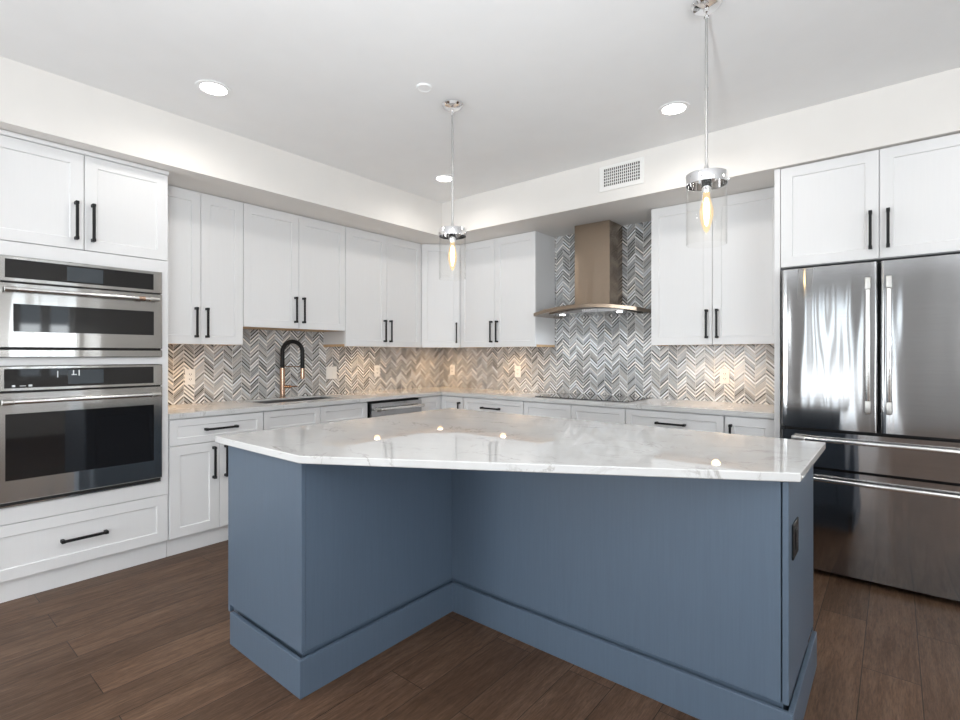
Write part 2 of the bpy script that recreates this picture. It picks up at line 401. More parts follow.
# dropped soffit over both cabinet runs
SX, SY = 0.7376, 0.7334
structure(MB().prism(WD, [(-0.01, 0.01), (-0.01, RY + 0.0), (SX, RY + 0.0), (SX, -SY), (RX, -SY), (RX, 0.01)], ZS, ZC).build('trim_1', 'soffit', angle=20), 'warm white dropped soffit around the ceiling edge')

# tiled splashbacks
tag(MB().box(LF, -3.109, -0.001, -0.009, 0.0, 0.0, ZS - 0.001).build('tile_backsplash', 'tileL'), 'chevron mosaic tile backsplash behind the sink and faucet', 'backsplash', kind='structure')
tag(MB().box(RT, 0.0, 3.590, -0.009, 0.0, 0.0, ZS - 0.001).build('tile_backsplash', 'tileR'), 'chevron mosaic tile backsplash behind the range hood and cooktop', 'backsplash', kind='structure')

# ------------------------------------------------------------------ cabinet parts
def handle(F, par, s, z, d, L_=0.214, vertical=True):
    b = MB(); h = L_ / 2
    def bx(a0, a1, c0, c1, d0, d1, bev): 
        if vertical: b.box(F, s + c0, s + c1, d0, d1, z + a0, z + a1, bev)
        else: b.box(F, s + a0, s + a1, d0, d1, z + c0, z + c1, bev)
    bx(-h, h, -0.007, 0.007, d + 0.026, d + 0.038, 0.0015)
    for e in (-1, 1):
        lo, hi = sorted((e * h, e * (h - 0.017)))
        bx(lo, hi, -0.0085, 0.0085, d, d + 0.0395, 0.0015)
    return b.build('handle', 'black', par)
def door(F, root, s0, s1, z0, z1, d, hs=None, hz=None, name='door', vertical=True, rail=0.06, paint='white'):
    o = MB().shaker(F, s0, s1, z0, z1, d, rail=rail).build(name, paint, root)
    if hs is not None: handle(F, o, hs, hz, d, vertical=vertical)
    return o
WALLG, BASEG = 'white shaker wall cabinets', 'white shaker base cabinets'
UD = 0.350                                   # front of the wall-cabinet doors
def wall_cabinet(F, s0, s1, z0, label, gap, recess=0.022):
    z1 = ZS - 0.004
    r = thing('wall_cabinet', F((s0 + s1) / 2, 0.002, z0), label, 'cabinet', WALLG)
    MB().box(F, s0 + 0.001, s1 - 0.001, 0.002, UD - 0.021, z0 + recess, z1).build('body', 'white', r)
    if recess > 0.01:
        b = MB().box(F, s0 + 0.0012, s0 + 0.018, 0.002, UD - 0.021, z0, z0 + 0.022).box(F, s1 - 0.018, s1 - 0.0012, 0.002, UD - 0.021, z0, z0 + 0.022)
        b.box(F, s0 + 0.018, s1 - 0.018, UD - 0.04, UD - 0.021, z0, z0 + 0.022); b.build('bottom_rail', 'maple', r)
        MB().box(F, s0 + 0.018, s1 - 0.018, 0.003, UD - 0.041, z0 + 0.019, z0 + 0.0218).build('bottom_panel', 'maple', r)
    else: MB().box(F, s0 + 0.001, s1 - 0.001, 0.002, UD - 0.021, z0, z0 + recess - 0.0002).build('bottom_panel', 'maple', r)
    hz = z0 + 0.155
    door(F, r, s0 + 0.002, gap - 0.0016, z0 + 0.001, z1 - 0.012, UD, gap - 0.036, hz)
    door(F, r, gap + 0.0016, s1 - 0.002, z0 + 0.001, z1 - 0.012, UD, gap + 0.036, hz)
    MB().box(F, s0 + 0.002, s1 - 0.002, UD - 0.021, UD - 0.004, z1 - 0.0115, z1).build('top_rail', 'white', r)
    return r
ZU = 1.362
def puck(F, s, d, z, label):
    p = F(s, d, z); r = thing('puck_light', p, label, 'light', 'under-cabinet puck lights')
    MB().lathe(p, [(0.0, 0.0), (0.036, 0.0), (0.036, -0.010), (0.030, -0.012), (0.026, -0.009), (0.0, -0.009)]).build('housing', 'bar', r)
    MB().lathe(p, [(0.0, -0.0095), (0.026, -0.0095), (0.024, -0.0125), (0.0, -0.0135)]).build('lens', 'puck', r)
    light('puck_glow', 'SPOT', p + Vector((0, 0, -0.018)), PUCK_W, (1.0, 0.62, 0.29), r, 0.03, math.radians(170), 0.9)

wall_cabinet(LF, -3.108, -2.503, ZU, 'tall white two-door wall cabinet right beside the oven tower', -2.806)
wall_cabinet(LF, -2.502, -1.580, 1.502, 'shorter white two-door wall cabinet above the sink and faucet', -2.040, 0.005)
wall_cabinet(LF, -1.579, -0.638, ZU, 'white two-door wall cabinet above the dishwasher, left of the corner cabinet', -1.099)
wall_cabinet(RT, 0.638, 1.581, ZU, 'white two-door wall cabinet between corner cabinet and range hood', 1.099)
wall_cabinet(RT, 2.673, 3.589, ZU, 'white two-door wall cabinet between range hood and refrigerator', 3.132)
puck(LF, -2.99, 0.24, ZU + 0.0188, 'puck light under the wall cabinet beside the oven tower')
puck(LF, -1.13, 0.24, ZU + 0.0188, 'puck light under the wall cabinet above the dishwasher')
puck(RT, 1.12, 0.24, ZU + 0.0188, 'puck light under the wall cabinet left of the range hood')
puck(RT, 3.13, 0.24, ZU + 0.0188, 'puck light under the wall cabinet right of the range hood')
# diagonal corner wall cabinet
q = 0.7071068
DG = Frame((UD, -0.637), (q, q), (q, -q))
dl = (0.637 - UD) * math.sqrt(2)
r = thing('wall_cabinet', (0.30, -0.30, ZU), 'diagonal single-door white wall cabinet filling the room corner', 'cabinet', WALLG)
z1 = ZS - 0.004
k = 0.021
pts = [(0.002, -0.002), (0.002, -0.6365), (UD - 0.022, -0.6365), (0.6365, -(UD - 0.022)), (0.6365, -0.002)]
MB().prism(WD, pts, ZU + 0.022, z1).build('body', 'white', r)
MB().prism(WD, [(0.003, -0.003), (0.003, -0.62), (UD - 0.04, -0.62), (0.62, -(UD - 0.04)), (0.62, -0.003)], ZU + 0.019, ZU + 0.0218).build('bottom_panel', 'maple', r)
MB().box(DG, 0.010, dl - 0.010, -0.034, -0.018, ZU, ZU + 0.0188).build('bottom_rail', 'maple', r)
door(DG, r, 0.004, dl - 0.004, ZU + 0.001, z1 - 0.012, 0.004, dl - 0.040, ZU + 0.155)
MB().box(DG, 0.010, dl - 0.010, -0.016, 0.0, z1 - 0.0115, z1).build('top_rail', 'white', r)
puck(WD, 0.27, -0.27, ZU + 0.0188, 'puck light under the diagonal corner wall cabinet')

# ------------------------------------------------------------------ base cabinets
BD, ZT, ZD0, ZD1, ZB = 0.629, 0.115, 0.706, 0.872, 0.882
def base(F, s0, s1, label, hollow=False):
    r = thing('base_cabinet', F((s0 + s1) / 2, 0.002, 0), label, 'cabinet', BASEG)
    b = MB()
    if hollow:
        b.box(F, s0 + 0.0008, s1 - 0.0008, 0.002, BD - 0.021, ZT, ZT + 0.018).box(F, s0 + 0.0008, s0 + 0.018, 0.002, BD - 0.021, ZT + 0.018, ZB).box(F, s1 - 0.018, s1 - 0.0008, 0.002, BD - 0.021, ZT + 0.018, ZB)
        b.box(F, s0 + 0.018, s1 - 0.018, 0.002, 0.014, ZT + 0.018, ZB).box(F, s0 + 0.018, s1 - 0.018, BD - 0.04, BD - 0.021, 0.68, ZB)
    else: b.box(F, s0 + 0.0008, s1 - 0.0008, 0.002, BD - 0.021, ZT, ZB)
    b.build('body', 'white', r)
    MB().box(F, s0 + 0.0008, s1 - 0.0008, 0.02, 0.590, 0.0, ZT - 0.0005).build('toe_kick', 'white', r)
    return r
DR = 0.045
r = base(LF, -3.108, -2.488, 'white base cabinet with one drawer over two doors, beside the oven tower')
door(LF, r, -3.104, -2.491, ZD0, ZD1, BD, -2.79, 0.793, 'drawer', False, DR)
door(LF, r, -3.104, -2.800, ZT + 0.002, ZD0 - 0.004, BD, -2.838, 0.565)
door(LF, r, -2.797, -2.491, ZT + 0.002, ZD0 - 0.004, BD, -2.760, 0.565)
r = base(LF, -2.487, -1.548, 'white sink base cabinet with two false fronts, under the faucet', True)
door(LF, r, -2.483, -2.020, ZD0, ZD1, BD, None, None, 'false_front', False, DR); door(LF, r, -2.016, -1.552, ZD0, ZD1, BD, None, None, 'false_front', False, DR)
door(LF, r, -2.483, -2.020, ZT + 0.002, ZD0 - 0.004, BD, -2.058, 0.565); door(LF, r, -2.016, -1.552, ZT + 0.002, ZD0 - 0.004, BD, -1.978, 0.565)
# corner base with a folding pair of doors
r = thing('base_cabinet', (0.30, -0.30, 0), 'white corner base cabinet with folding doors, right of the dishwasher', 'cabinet', BASEG)
MB().prism(WD, [(0.002, -0.002), (0.002, -0.912), (BD - 0.021, -0.912), (BD - 0.021, -(BD - 0.021)), (0.923, -(BD - 0.021)), (0.923, -0.002)], ZT, ZB).build('body', 'white', r)
MB().prism(WD, [(0.02, -0.02), (0.02, -0.912), (0.59, -0.912), (0.59, -0.59), (0.923, -0.59), (0.923, -0.02)], 0.0, ZT - 0.0005).build('toe_kick', 'white', r)
door(LF, r, -0.908, -BD - 0.001, ZT + 0.002, ZD1, BD, rail=0.055)
door(RT, r, BD + 0.001, 0.920, ZT + 0.002, ZD1, BD, 0.884, 0.718, rail=0.055)
def drawers(s0, s1, hs, label):
    r = base(RT, s0, s1, label)
    door(RT, r, s0 + 0.003, s1 - 0.003, ZD0, ZD1, BD, hs, 0.789, 'drawer', False, DR)
    door(RT, r, s0 + 0.003, s1 - 0.003, 0.413, ZD0 - 0.004, BD, hs, 0.600, 'drawer', False)
    door(RT, r, s0 + 0.003, s1 - 0.003, ZT + 0.002, 0.409, BD, hs, 0.300, 'drawer', False)
drawers(0.924, 1.636, 1.272, 'white drawer base cabinet between the corner cabinet and the cooktop')
drawers(2.579, 3.280, 2.925, 'white drawer base cabinet right of the cooktop')
r = base(RT, 1.637, 2.578, 'white base cabinet with two plain top fronts, under the cooktop')
door(RT, r, 1.640, 2.109, ZD0, ZD1, BD, None, None, 'false_front', False, DR); door(RT, r, 2.113, 2.575, ZD0, ZD1, BD, None, None, 'false_front', False, DR)
door(RT, r, 1.640, 2.109, ZT + 0.002, ZD0 - 0.004, BD, 2.073, 0.565); door(RT, r, 2.113, 2.575, ZT + 0.002, ZD0 - 0.004, BD, 2.149, 0.565)
r = base(RT, 3.281, 3.589, 'narrow white base cabinet with one full-height door beside the refrigerator')
door(RT, r, 3.285, 3.586, ZT + 0.002, ZD1, BD, 3.324, 0.715)

# ------------------------------------------------------------------ countertop with sink cutout, sink, faucet, cooktop
CT, CB = 0.914, 0.8825
hx0, hx1, hy0, hy1 = 0.115, 0.455, -2.385, -1.685
b = MB()
b.box(WD, 0.001, 0.649, -3.108, hy0, CB, CT).box(WD, 0.001, hx0, hy0, hy1, CB, CT).box(WD, hx1, 0.649, hy0, hy1, CB, CT)
b.prism(WD, [(0.001, hy1), (0.649, hy1), (0.649, -0.648), (3.590, -0.648), (3.590, -0.001), (0.001, -0.001)], CB, CT)
bmesh.ops.remove_doubles(b.bm, verts=b.bm.verts, dist=1e-5)
tag(b.build('countertop', 'quartz'), 'white quartz countertop wrapping the wall base cabinets', 'countertop')
b = MB(); e = 0.006; zb = 0.66
t = 0.004
b.box(WD, hx0 + 0.001, hx1 - 0.001, hy0 + 0.001, hy1 - 0.001, CB - 0.2, CB - 0.195)
for a in ((hx0 + 0.001, hx0 + t, hy0 + 0.001, hy1 - 0.001), (hx1 - t, hx1 - 0.001, hy0 + 0.001, hy1 - 0.001), (hx0 + t, hx1 - t, hy0 + 0.001, hy0 + t), (hx0 + t, hx1 - t, hy1 - t, hy1 - 0.001)):
    b.box(WD, *a, CB - 0.195, CT - 0.012)
tag(b.build('sink', 'sinksteel'), 'undermount stainless sink set in the white quartz below the faucet', 'sink')
fx, fy = 0.062, -2.025
r = thing('faucet', (fx, fy, CT), 'tall copper faucet with a black arched hose behind the sink', 'faucet')
MB().lathe((fx, fy, CT), [(0.0, 0.0), (0.027, 0.0), (0.027, 0.006), (0.0215, 0.010), (0.0215, 0.258), (0.0, 0.260)]).build('base', 'copper', r)
R = 0.090; ux, uy = 0.82, 0.57
def fp(t, z): return (fx + ux * t, fy + uy * t, z)
path = [fp(0, 1.170), fp(0, 1.26)] + [fp(R - R * math.cos(PI * i / 18), 1.312 + R * math.sin(PI * i / 18)) for i in range(19)] + [fp(2 * R, 1.25), fp(2 * R, 1.172)]
MB().tube(path, 0.0175, 14).build('hose', 'black', r)['label'] = 'black arched hose'
MB().lathe(fp(2 * R, 1.078), [(0.0, 0.0), (0.017, 0.0), (0.0185, 0.05), (0.016, 0.093), (0.0, 0.0935)]).build('spray_head', 'copper', r)
MB().tube([fp(0.016, 1.186), fp(2 * R - 0.014, 1.186)], 0.004, 10).build('docking_arm', 'copper', r)
MB().tube([fp(0.018, 1.010), fp(0.070, 1.010), fp(0.071, 1.010), fp(0.135, 1.014)], [0.014, 0.014, 0.007, 0.005], 12).build('lever', 'copper', r)
r = thing('cooktop', (2.13, -0.30, CT), 'black glass cooktop lying on the counter below the range hood', 'cooktop')
MB().box(WD, 1.700, 2.562, -0.545, -0.035, CT + 0.0004, CT + 0.007, 0.0015).build('glass_top', 'ceran', r)
for cx_, cy_, rr in ((1.86, -0.40, 0.075), (1.86, -0.17, 0.095), (2.13, -0.27, 0.12), (2.40, -0.40, 0.095), (2.40, -0.17, 0.075)):
    MB().lathe((cx_, cy_, CT + 0.0071), [(rr, 0), (rr + 0.002, 0), (rr + 0.002, 0.0002), (rr, 0.0002)], 48, True).build('burner_ring', 'cap', r)

# ------------------------------------------------------------------ oven tower
AX = 0.625
TY0, TY1 = -3.966, -3.111
r = thing('oven_cabinet', (0.3, (TY0 + TY1) / 2, 0), 'tall white cabinet tower housing the microwave and the wall oven', 'cabinet')
b = MB(); OY0, OY1 = -3.924, -3.152
b.box(LF, TY0, TY1, -0.008, AX - 0.021, ZT, 0.495).box(LF, TY0, OY0 - 0.001, -0.008, AX - 0.021, 0.495, 1.885).box(LF, OY1 + 0.001, TY1, -0.008, AX - 0.021, 0.495, 1.885)
b.box(LF, OY0 - 0.001, OY1 + 0.001, -0.008, 0.02, 0.495, 1.885)
b.box(LF, OY0 - 0.001, OY1 + 0.001, 0.02, AX - 0.021, 1.231, 1.272).box(LF, OY0 - 0.001, OY1 + 0.001, 0.02, AX - 0.021, 1.804, 1.885).box(LF, TY0, TY1, -0.008, AX - 0.021, 1.885, ZS - 0.003)
b.build('body', 'white', r)
b = MB()
for a0, a1, z0, z1 in ((TY0 + 0.003, OY0 - 0.0015, 0.41, 1.877), (OY1 + 0.0015, TY1, 0.41, 1.877), (OY0 - 0.0015, OY1 + 0.0015, 0.41, 0.494), (OY0 - 0.0015, OY1 + 0.0015, 1.2315, 1.2725), (OY0 - 0.0015, OY1 + 0.0015, 1.803, 1.877)):
    b.box(LF, a0, a1, AX - 0.021, AX, z0, z1)
b.build('face_frame', 'white', r)
door(LF, r, TY0 + 0.003, -3.540, 1.882, 2.420, AX, -3.576, 2.040); door(LF, r, -3.536, TY1 - 0.001, 1.882, 2.420, AX, -3.500, 2.040)
door(LF, r, TY0 + 0.003, TY1 - 0.001, ZT + 0.001, 0.406, AX, -3.538, 0.262, 'drawer', False)
MB().box(LF, TY0, TY1 + 0.004, AX - 0.021, AX + 0.006, 2.4225, ZS - 0.003, 0.003).build('crown', 'white', r)
MB().box(LF, TY0, TY1, 0.02, 0.592, 0.0, ZT - 0.0005).build('toe_kick', 'white', r)

def steel_door(F, root, s0, s1, z0, z1, i0, i1, j0, j1, d0, d1, name='door'):
    o = MB().frame(F, s0, s1, z0, z1, i0, i1, j0, j1, d0, d1).build(name, 'steel_oven', root)
    MB().box(F, i0 + 0.0004, i1 - 0.0004, d0 + 0.002, d1 - 0.002, j0 + 0.0004, j1 - 0.0004).build('glass', 'oglass', o)
    return o
def bar(F, par, s0, s1, z, d, off, rad, accent=None):
    """round bar pull with end collars on two standoffs"""
    b = MB().tube([F(s0 + 0.035, d + off, z), F(s1 - 0.035, d + off, z)], rad, 18); h = b.build('handle', 'bar', par)
    for a0, a1 in ((s0, s0 + 0.045), (s1 - 0.045, s1)):
        m_ = (a0 + a1) / 2
        MB().tube([F(a0, d + off, z), F(a1, d + off, z)], rad * 1.22, 18).tube([F(m_, d, z), F(m_, d + off, z)], rad * 0.8, 12).build('handle_collar', 'cap', par)
    if accent: MB().tube([F(accent, d + off, z), F(accent + 0.03, d + off, z)], rad * 1.25, 18).build('accent_ring', 'copper', par)['label'] = 'copper accent ring'
r = thing('microwave_oven', (0.3, -3.538, 1.274), 'built-in stainless microwave oven above the wall oven', 'microwave')
MB().box(LF, OY0 + 0.002, OY1 - 0.002, 0.03, AX + 0.002, 1.2735, 1.802).build('body', 'gasket', r)
f = 0.026
o = MB().frame(LF, OY0, OY1, 1.668, 1.801, -3.872, -3.200, 1.687, 1.784, AX + 0.002, AX + f).build('control_panel', 'steel_oven', r)
MB().box(LF, -3.8716, -3.2004, AX + 0.004, AX + f - 0.002, 1.6874, 1.7836).build('glass', 'oglass', o)
MB().box(LF, -3.620, -3.455, AX + f - 0.002, AX + f - 0.0014, 1.696, 1.775).build('display', 'display', o)
o = steel_door(LF, r, OY0 + 0.004, OY1 - 0.004, 1.326, 1.660, -3.842, -3.202, 1.408, 1.553, AX + 0.002, AX + f + 0.012)
bar(LF, o, -3.880, -3.186, 1.624, AX + f + 0.012, 0.040, 0.011, -3.292)
MB().box(LF, OY0, OY1, AX + 0.002, AX + f, 1.2745, 1.316, 0.003).build('vent_trim', 'steel_oven', r)
r = thing('wall_oven', (0.3, -3.538, 0.497), 'large stainless wall oven below the microwave', 'oven')
MB().box(LF, OY0 + 0.002, OY1 - 0.002, 0.03, AX + 0.002, 0.497, 1.229).build('body', 'gasket', r)
o = MB().frame(LF, OY0, OY1, 1.099, 1.229, -3.875, -3.200, 1.115, 1.215, AX + 0.002, AX + f).build('control_panel', 'steel_oven', r)
MB().box(LF, -3.8746, -3.2004, AX + 0.004, AX + f - 0.002, 1.1154, 1.2146).build('glass', 'oglass', o)
MB().box(LF, -3.615, -3.453, AX + f - 0.002, AX + f - 0.0014, 1.126, 1.205).build('display', 'display', o)
dd0, dd1 = AX + f - 0.0014, AX + f - 0.0009
for a0, a1, z0, z1 in ((-3.600, -3.577, 1.176, 1.181), (-3.594, -3.589, 1.176, 1.203), (-3.569, -3.564, 1.172, 1.203), (-3.662, -3.658, 1.165, 1.200)): MB().box(LF, a0, a1, dd0, dd1, z0, z1).build('display_mark', 'mark', o)
for a0, a1, z0, z1 in ((-3.845, -3.832, 1.121, 1.131), (-3.815, -3.790, 1.124, 1.127), (-3.780, -3.765, 1.121, 1.131)): MB().box(LF, a0, a1, dd0 - 0.0006, dd1 - 0.0006, z0, z1).build('panel_mark', 'mark', o)  # small pale marks along the lower glass
o = steel_door(LF, r, OY0 + 0.004, OY1 - 0.004, 0.528, 1.091, -3.872, -3.202, 0.640, 0.983, AX + 0.002, AX + f + 0.012)
bar(LF, o, -3.890, -3.180, 1.046, AX + f + 0.012, 0.045, 0.0115)
MB().box(LF, OY0 + 0.01, OY1 - 0.004, AX + 0.002, AX + 0.012, 0.499, 0.509, 0.002).build('bottom_trim', 'steel_oven', r)

# ------------------------------------------------------------------ dishwasher
r = thing('dishwasher', (0.3, -1.23, 0), 'stainless dishwasher with bar handle set between white base cabinets', 'dishwasher')
MB().box(LF, -1.545, -0.915, 0.02, 0.600, 0.0, 0.870).build('body', 'gasket', r)
o = MB().box(LF, -1.528, -0.918, 0.602, 0.650, 0.118, 0.858, 0.004).build('door', 'steel', r)
bar(LF, o, -1.508, -0.936, 0.806, 0.650, 0.045, 0.012)
MB().box(LF, -1.54, -0.918, 0.602, 0.615, 0.012, 0.112).build('toe_panel', 'gasket', r)

# ------------------------------------------------------------------ refrigerator and its surround
FY = 0.712
r = thing('refrigerator_cabinet', (4.108, -0.35, 0), 'white two-door cabinet above the refrigerator with full-height side panels', 'cabinet')
b = MB().box(RT, 3.592, 3.624, 0.0, FY, 0.0, ZS - 0.003, 0.0015); b.build('side_panel', 'white', r)
MB().box(RT, 4.592, 4.624, -0.008, FY, 0.0, ZS - 0.003, 0.0015).build('side_panel', 'white', r)
MB().box(RT, 3.6245, 4.5915, -0.008, FY - 0.021, 1.828, ZS - 0.004).build('body', 'white', r)
door(RT, r, 3.627, 4.1055, 1.830, 2.442, FY, 4.068, 1.992); door(RT, r, 4.109, 4.589, 1.830, 2.442, FY, 4.146, 1.992)
r = thing('refrigerator', (4.108, -0.40, 0), 'stainless french-door refrigerator with two freezer drawers', 'refrigerator')
MB().box(RT, 3.648, 4.568, 0.03, 0.72, 0.03, 1.805, 0.004).build('body', 'gasket', r)
MB().box(RT, 3.67, 4.55, 0.05, 0.69, 0.0, 0.0295).build('toe_grille', 'gasket', r)
def bowed(s0, s1, z0, z1, name, bow=0.004):
    d0, d1, c = 0.724, 0.790, 0.014
    pts = [(s0, d0), (s0, d1 - c)]
    for i in range(1, 6): a = PI / 2 * i / 5; pts.append((s0 + c - c * math.cos(a), d1 - c + c * math.sin(a)))
    for i in range(1, 24):
        x = i / 24; pts.append((s0 + c + (s1 - s0 - 2 * c) * x, d1 + bow * (1 - (2 * x - 1) ** 2)))
    for i in range(0, 5): a = PI / 2 * (1 - i / 5); pts.append((s1 - c + c * math.cos(a), d1 - c + c * math.sin(a)))
    pts += [(s1, d1 - c), (s1, d0)]
    return MB().prism(RT, pts, z0, z1).build(name, 'steel', r, angle=28)
def fbar(par, p0, p1, out):
    """square fridge bar with heavy end caps"""
    F = RT; b = MB(); a, z_a = p0; c, z_c = p1
    if a == c:
        b.box(F, a - 0.011, a + 0.011, out + 0.030, out + 0.052, z_a + 0.03, z_c - 0.03, 0.006, 3); b.build('handle', 'bar', par)
        for z0, z1 in ((z_a, z_a + 0.07), (z_c - 0.07, z_c)):
            b = MB(); b.box(F, a - 0.0135, a + 0.0135, out + 0.027, out + 0.055, z0, z1, 0.006, 3).box(F, a - 0.009, a + 0.009, out - 0.006, out + 0.03, z0 + 0.012, z1 - 0.025, 0.002).build('handle_cap', 'cap', par)
    else:
        b.box(F, a + 0.03, c - 0.03, out + 0.030, out + 0.052, z_a - 0.011, z_a + 0.011, 0.006, 3); b.build('handle', 'bar', par)
        for s0, s1 in ((a, a + 0.07), (c - 0.07, c)):
            b = MB(); b.box(F, s0, s1, out + 0.027, out + 0.055, z_a - 0.0135, z_a + 0.0135, 0.006, 3).box(F, s0 + 0.02, s1 - 0.02, out - 0.006, out + 0.03, z_a - 0.009, z_a + 0.009, 0.002).build('handle_cap', 'cap', par)
d = bowed(3.642, 4.1025, 0.858, 1.802, 'door'); fbar(d, (4.060, 0.965), (4.060, 1.715), 0.790)
d = bowed(4.1135, 4.574, 0.858, 1.802, 'door'); fbar(d, (4.150, 0.965), (4.150, 1.715), 0.790)
d = bowed(3.642, 4.574, 0.634, 0.840, 'drawer', 0.004); fbar(d, (3.70, 0.797), (4.516, 0.797), 0.792)
d = bowed(3.642, 4.574, 0.034, 0.619, 'drawer', 0.004); fbar(d, (3.70, 0.569), (4.516, 0.569), 0.792)

# ------------------------------------------------------------------ range hood
r = thing('range_hood', (2.113, -0.1, 1.64), 'stainless chimney range hood with curved canopy above the cooktop', 'range hood')
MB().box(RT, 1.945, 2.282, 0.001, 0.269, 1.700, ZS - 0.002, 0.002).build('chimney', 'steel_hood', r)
t = bmesh.new(); n = 32; x0, x1 = 1.628, 2.598
def arch(x): return 1.668 + 0.050 * (1 - ((x - 2.113) / 0.485) ** 2)
rows = []
for i in range(n + 1):
    x = x0 + (x1 - x0) * i / n; fy_ = 0.455 + 0.035 * (1 - ((x - 2.113) / 0.485) ** 2); zt = arch(x); th = 0.030
    rows.append([t.verts.new((x, y, z)) for y, z in ((-0.003, zt), (-fy_ + 0.003, zt), (-fy_, zt - 0.003), (-fy_, zt - th), (-0.003, zt - th))])
for a, b_ in zip(rows, rows[1:]):
    for k in range(5): t.faces.new((a[k], a[(k + 1) % 5], b_[(k + 1) % 5], b_[k]))
t.faces.new(rows[0]); t.faces.new(rows[-1])
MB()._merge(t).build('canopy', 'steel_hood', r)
t = bmesh.new(); rows = []
for i in range(n + 1):                              # filter housing that follows the canopy
    x = 1.76 + (2.466 - 1.76) * i / n; zt = arch(x) - 0.0305
    rows.append([t.verts.new((x, y, z)) for y, z in ((-0.004, zt), (-0.40, zt), (-0.40, 1.652), (-0.004, 1.646))])
for a, b_ in zip(rows, rows[1:]):
    for k in range(4): t.faces.new((a[k], a[(k + 1) % 4], b_[(k + 1) % 4], b_[k]))
t.faces.new(rows[0]); t.faces.new(rows[-1])
MB()._merge(t).build('filter_housing', 'steel', r)
for k in range(5):
    MB().tube([(2.095 + k * 0.022, -0.400, 1.673), (2.095 + k * 0.022, -0.404, 1.673)], 0.006, 10).build('control_button', 'bar', r)
for hx in (1.84, 2.386):
    p = Vector((hx, -0.30, 1.6505))
    MB().lathe(p, [(0.0, 0.0), (0.024, 0.0), (0.022, -0.003), (0.0, -0.003)], 24).build('lamp', 'led', r)
    light('hood_glow', 'SPOT', p + Vector((0, 0, -0.012)), HOOD_W, (0.86, 0.93, 1.0), r, 0.025, math.radians(150), 0.8)

# ------------------------------------------------------------------ island
r = thing('kitchen_island', (2.4, -2.2, 0), 'slate blue L-shaped kitchen island in the middle of the floor', 'island')
XL, XI, YI, YE, XR, YB = 1.851, 2.445, -2.440, -3.280, 3.911, -1.803
ZP0, ZP1 = 0.160, 0.8835
g = 0.018
core = [(1.889, YE + g), (XI - g, YE + g), (XI - g, YI + g), (XR - g, YI + g), (XR - g, YB - 0.002), (1.889, YB - 0.002)]
core_hi = [(XL + 0.0005, YE + g)] + core[1:5] + [(XL + 0.0005, YB - 0.002)]
MB().prism(WD, core, 0.0, 0.125).prism(WD, core_hi, 0.125, ZP1 - 0.0005).build('body', 'blue', r)
MB().box(WD, XL, XI - 0.0005, YE, YE + g - 0.0005, ZP0, ZP1, 0.0012).build('end_panel', 'blue', r)
MB().box(WD, XI - g + 0.0005, XI - 0.004, YE + g + 0.0015, YI + g, ZP0, ZP1, 0.001).build('side_panel', 'blue', r)
MB().box(WD, XI - 0.003, XR - g - 0.004, YI, YI + g - 0.0005, ZP0, ZP1, 0.001).build('back_panel', 'blue', r)
MB().box(WD, XR - g + 0.0005, XR, YI - 0.002, YB, ZP0, ZP1, 0.0012).build('end_panel', 'blue', r)
bt = 0.0145; BI = 0.002
def bboard(pts): return MB().prism(WD, pts, 0.0, 0.1425, 0.0015).build('baseboard', 'blue', r)
bboard([(1.888, YE - bt + 0.0), (XI + bt, YE - bt), (XI + bt, YE + BI), (1.888, YE + BI)])
bboard([(XI - BI, YE + BI + 0.0003), (XI + bt, YE + BI + 0.0003), (XI + bt, YI - bt - 0.0003), (XI - BI, YI - bt - 0.0003)])
bboard([(XI - BI, YI - bt), (XR + bt, YI - bt), (XR + bt, YI + BI), (XI - BI, YI + BI)])
bboard([(XR - BI, YI + BI + 0.0003), (XR + bt, YI + BI + 0.0003), (XR + bt, YB - 0.02), (XR - BI, YB - 0.02)])
IL = Frame((0, 0), (0, 1), (-1, 0))
for a0, a1 in ((YE + 0.003, -2.792), (-2.789, -2.300), (-2.297, YB - 0.003)):
    MB().shaker(IL, a0, a1, 0.125, ZP1 - 0.002, -XL + 0.021, th=0.02).build('door', 'blue', r)
for a0, a1 in ((XL + 0.003, 2.52), (2.523, 3.20), (3.203, XR - 0.003)):
    MB().shaker(Frame((0, 0), (1, 0), (0, 1)), a0, a1, 0.125, ZP1 - 0.002, YB + 0.021, th=0.02).build('door', 'blue', r)
pts = [(1.760, -3.303), (2.466, -3.304), (3.944, -2.444), (3.946, -1.715), (1.760, -1.715)]
tag(MB().prism(WD, pts, 0.8845, CT, 0.003).build('island_countertop', 'quartz'), 'white quartz countertop on the blue island', 'countertop')

# ------------------------------------------------------------------ wall plates
def plate(F, s, z, label, w=0.072, cover='plate', hole='dark', cls='outlet', d=0.0, name='wall_outlet', group='white wall outlets'):
    r = thing(name, F(s, d, z), label, cls, group)
    MB().box(F, s - w / 2, s + w / 2, d + 0.0003, d + 0.006, z - 0.059, z + 0.059, 0.002).build('cover_plate', cover, r)
    if cls == 'outlet':
        MB().box(F, s - 0.017, s + 0.017, d + 0.0061, d + 0.0085, z - 0.034, z + 0.034, 0.001).build('receptacle', cover, r)
        b = MB()
        for zz in (-0.019, 0.019):
            for ss in (-0.007, 0.007): b.box(F, s + ss - 0.0018, s + ss + 0.0018, d + 0.0086, d + 0.0092, z + zz - 0.003, z + zz + 0.007)
            b.box(F, s - 0.002, s + 0.002, d + 0.0086, d + 0.0092, z + zz - 0.011, z + zz - 0.007)
        b.build('socket_slots', hole, r)
    else:
        for ss in ((-0.023, 0.023) if w > 0.1 else (0.0,)):
            MB().box(F, s + ss - 0.0165, s + ss + 0.0165, d + 0.0061, d + 0.009, z - 0.033, z + 0.033, 0.0015).build('rocker', cover, r)
plate(LF, -2.747, 1.118, 'white outlet on the tile beside the oven tower')
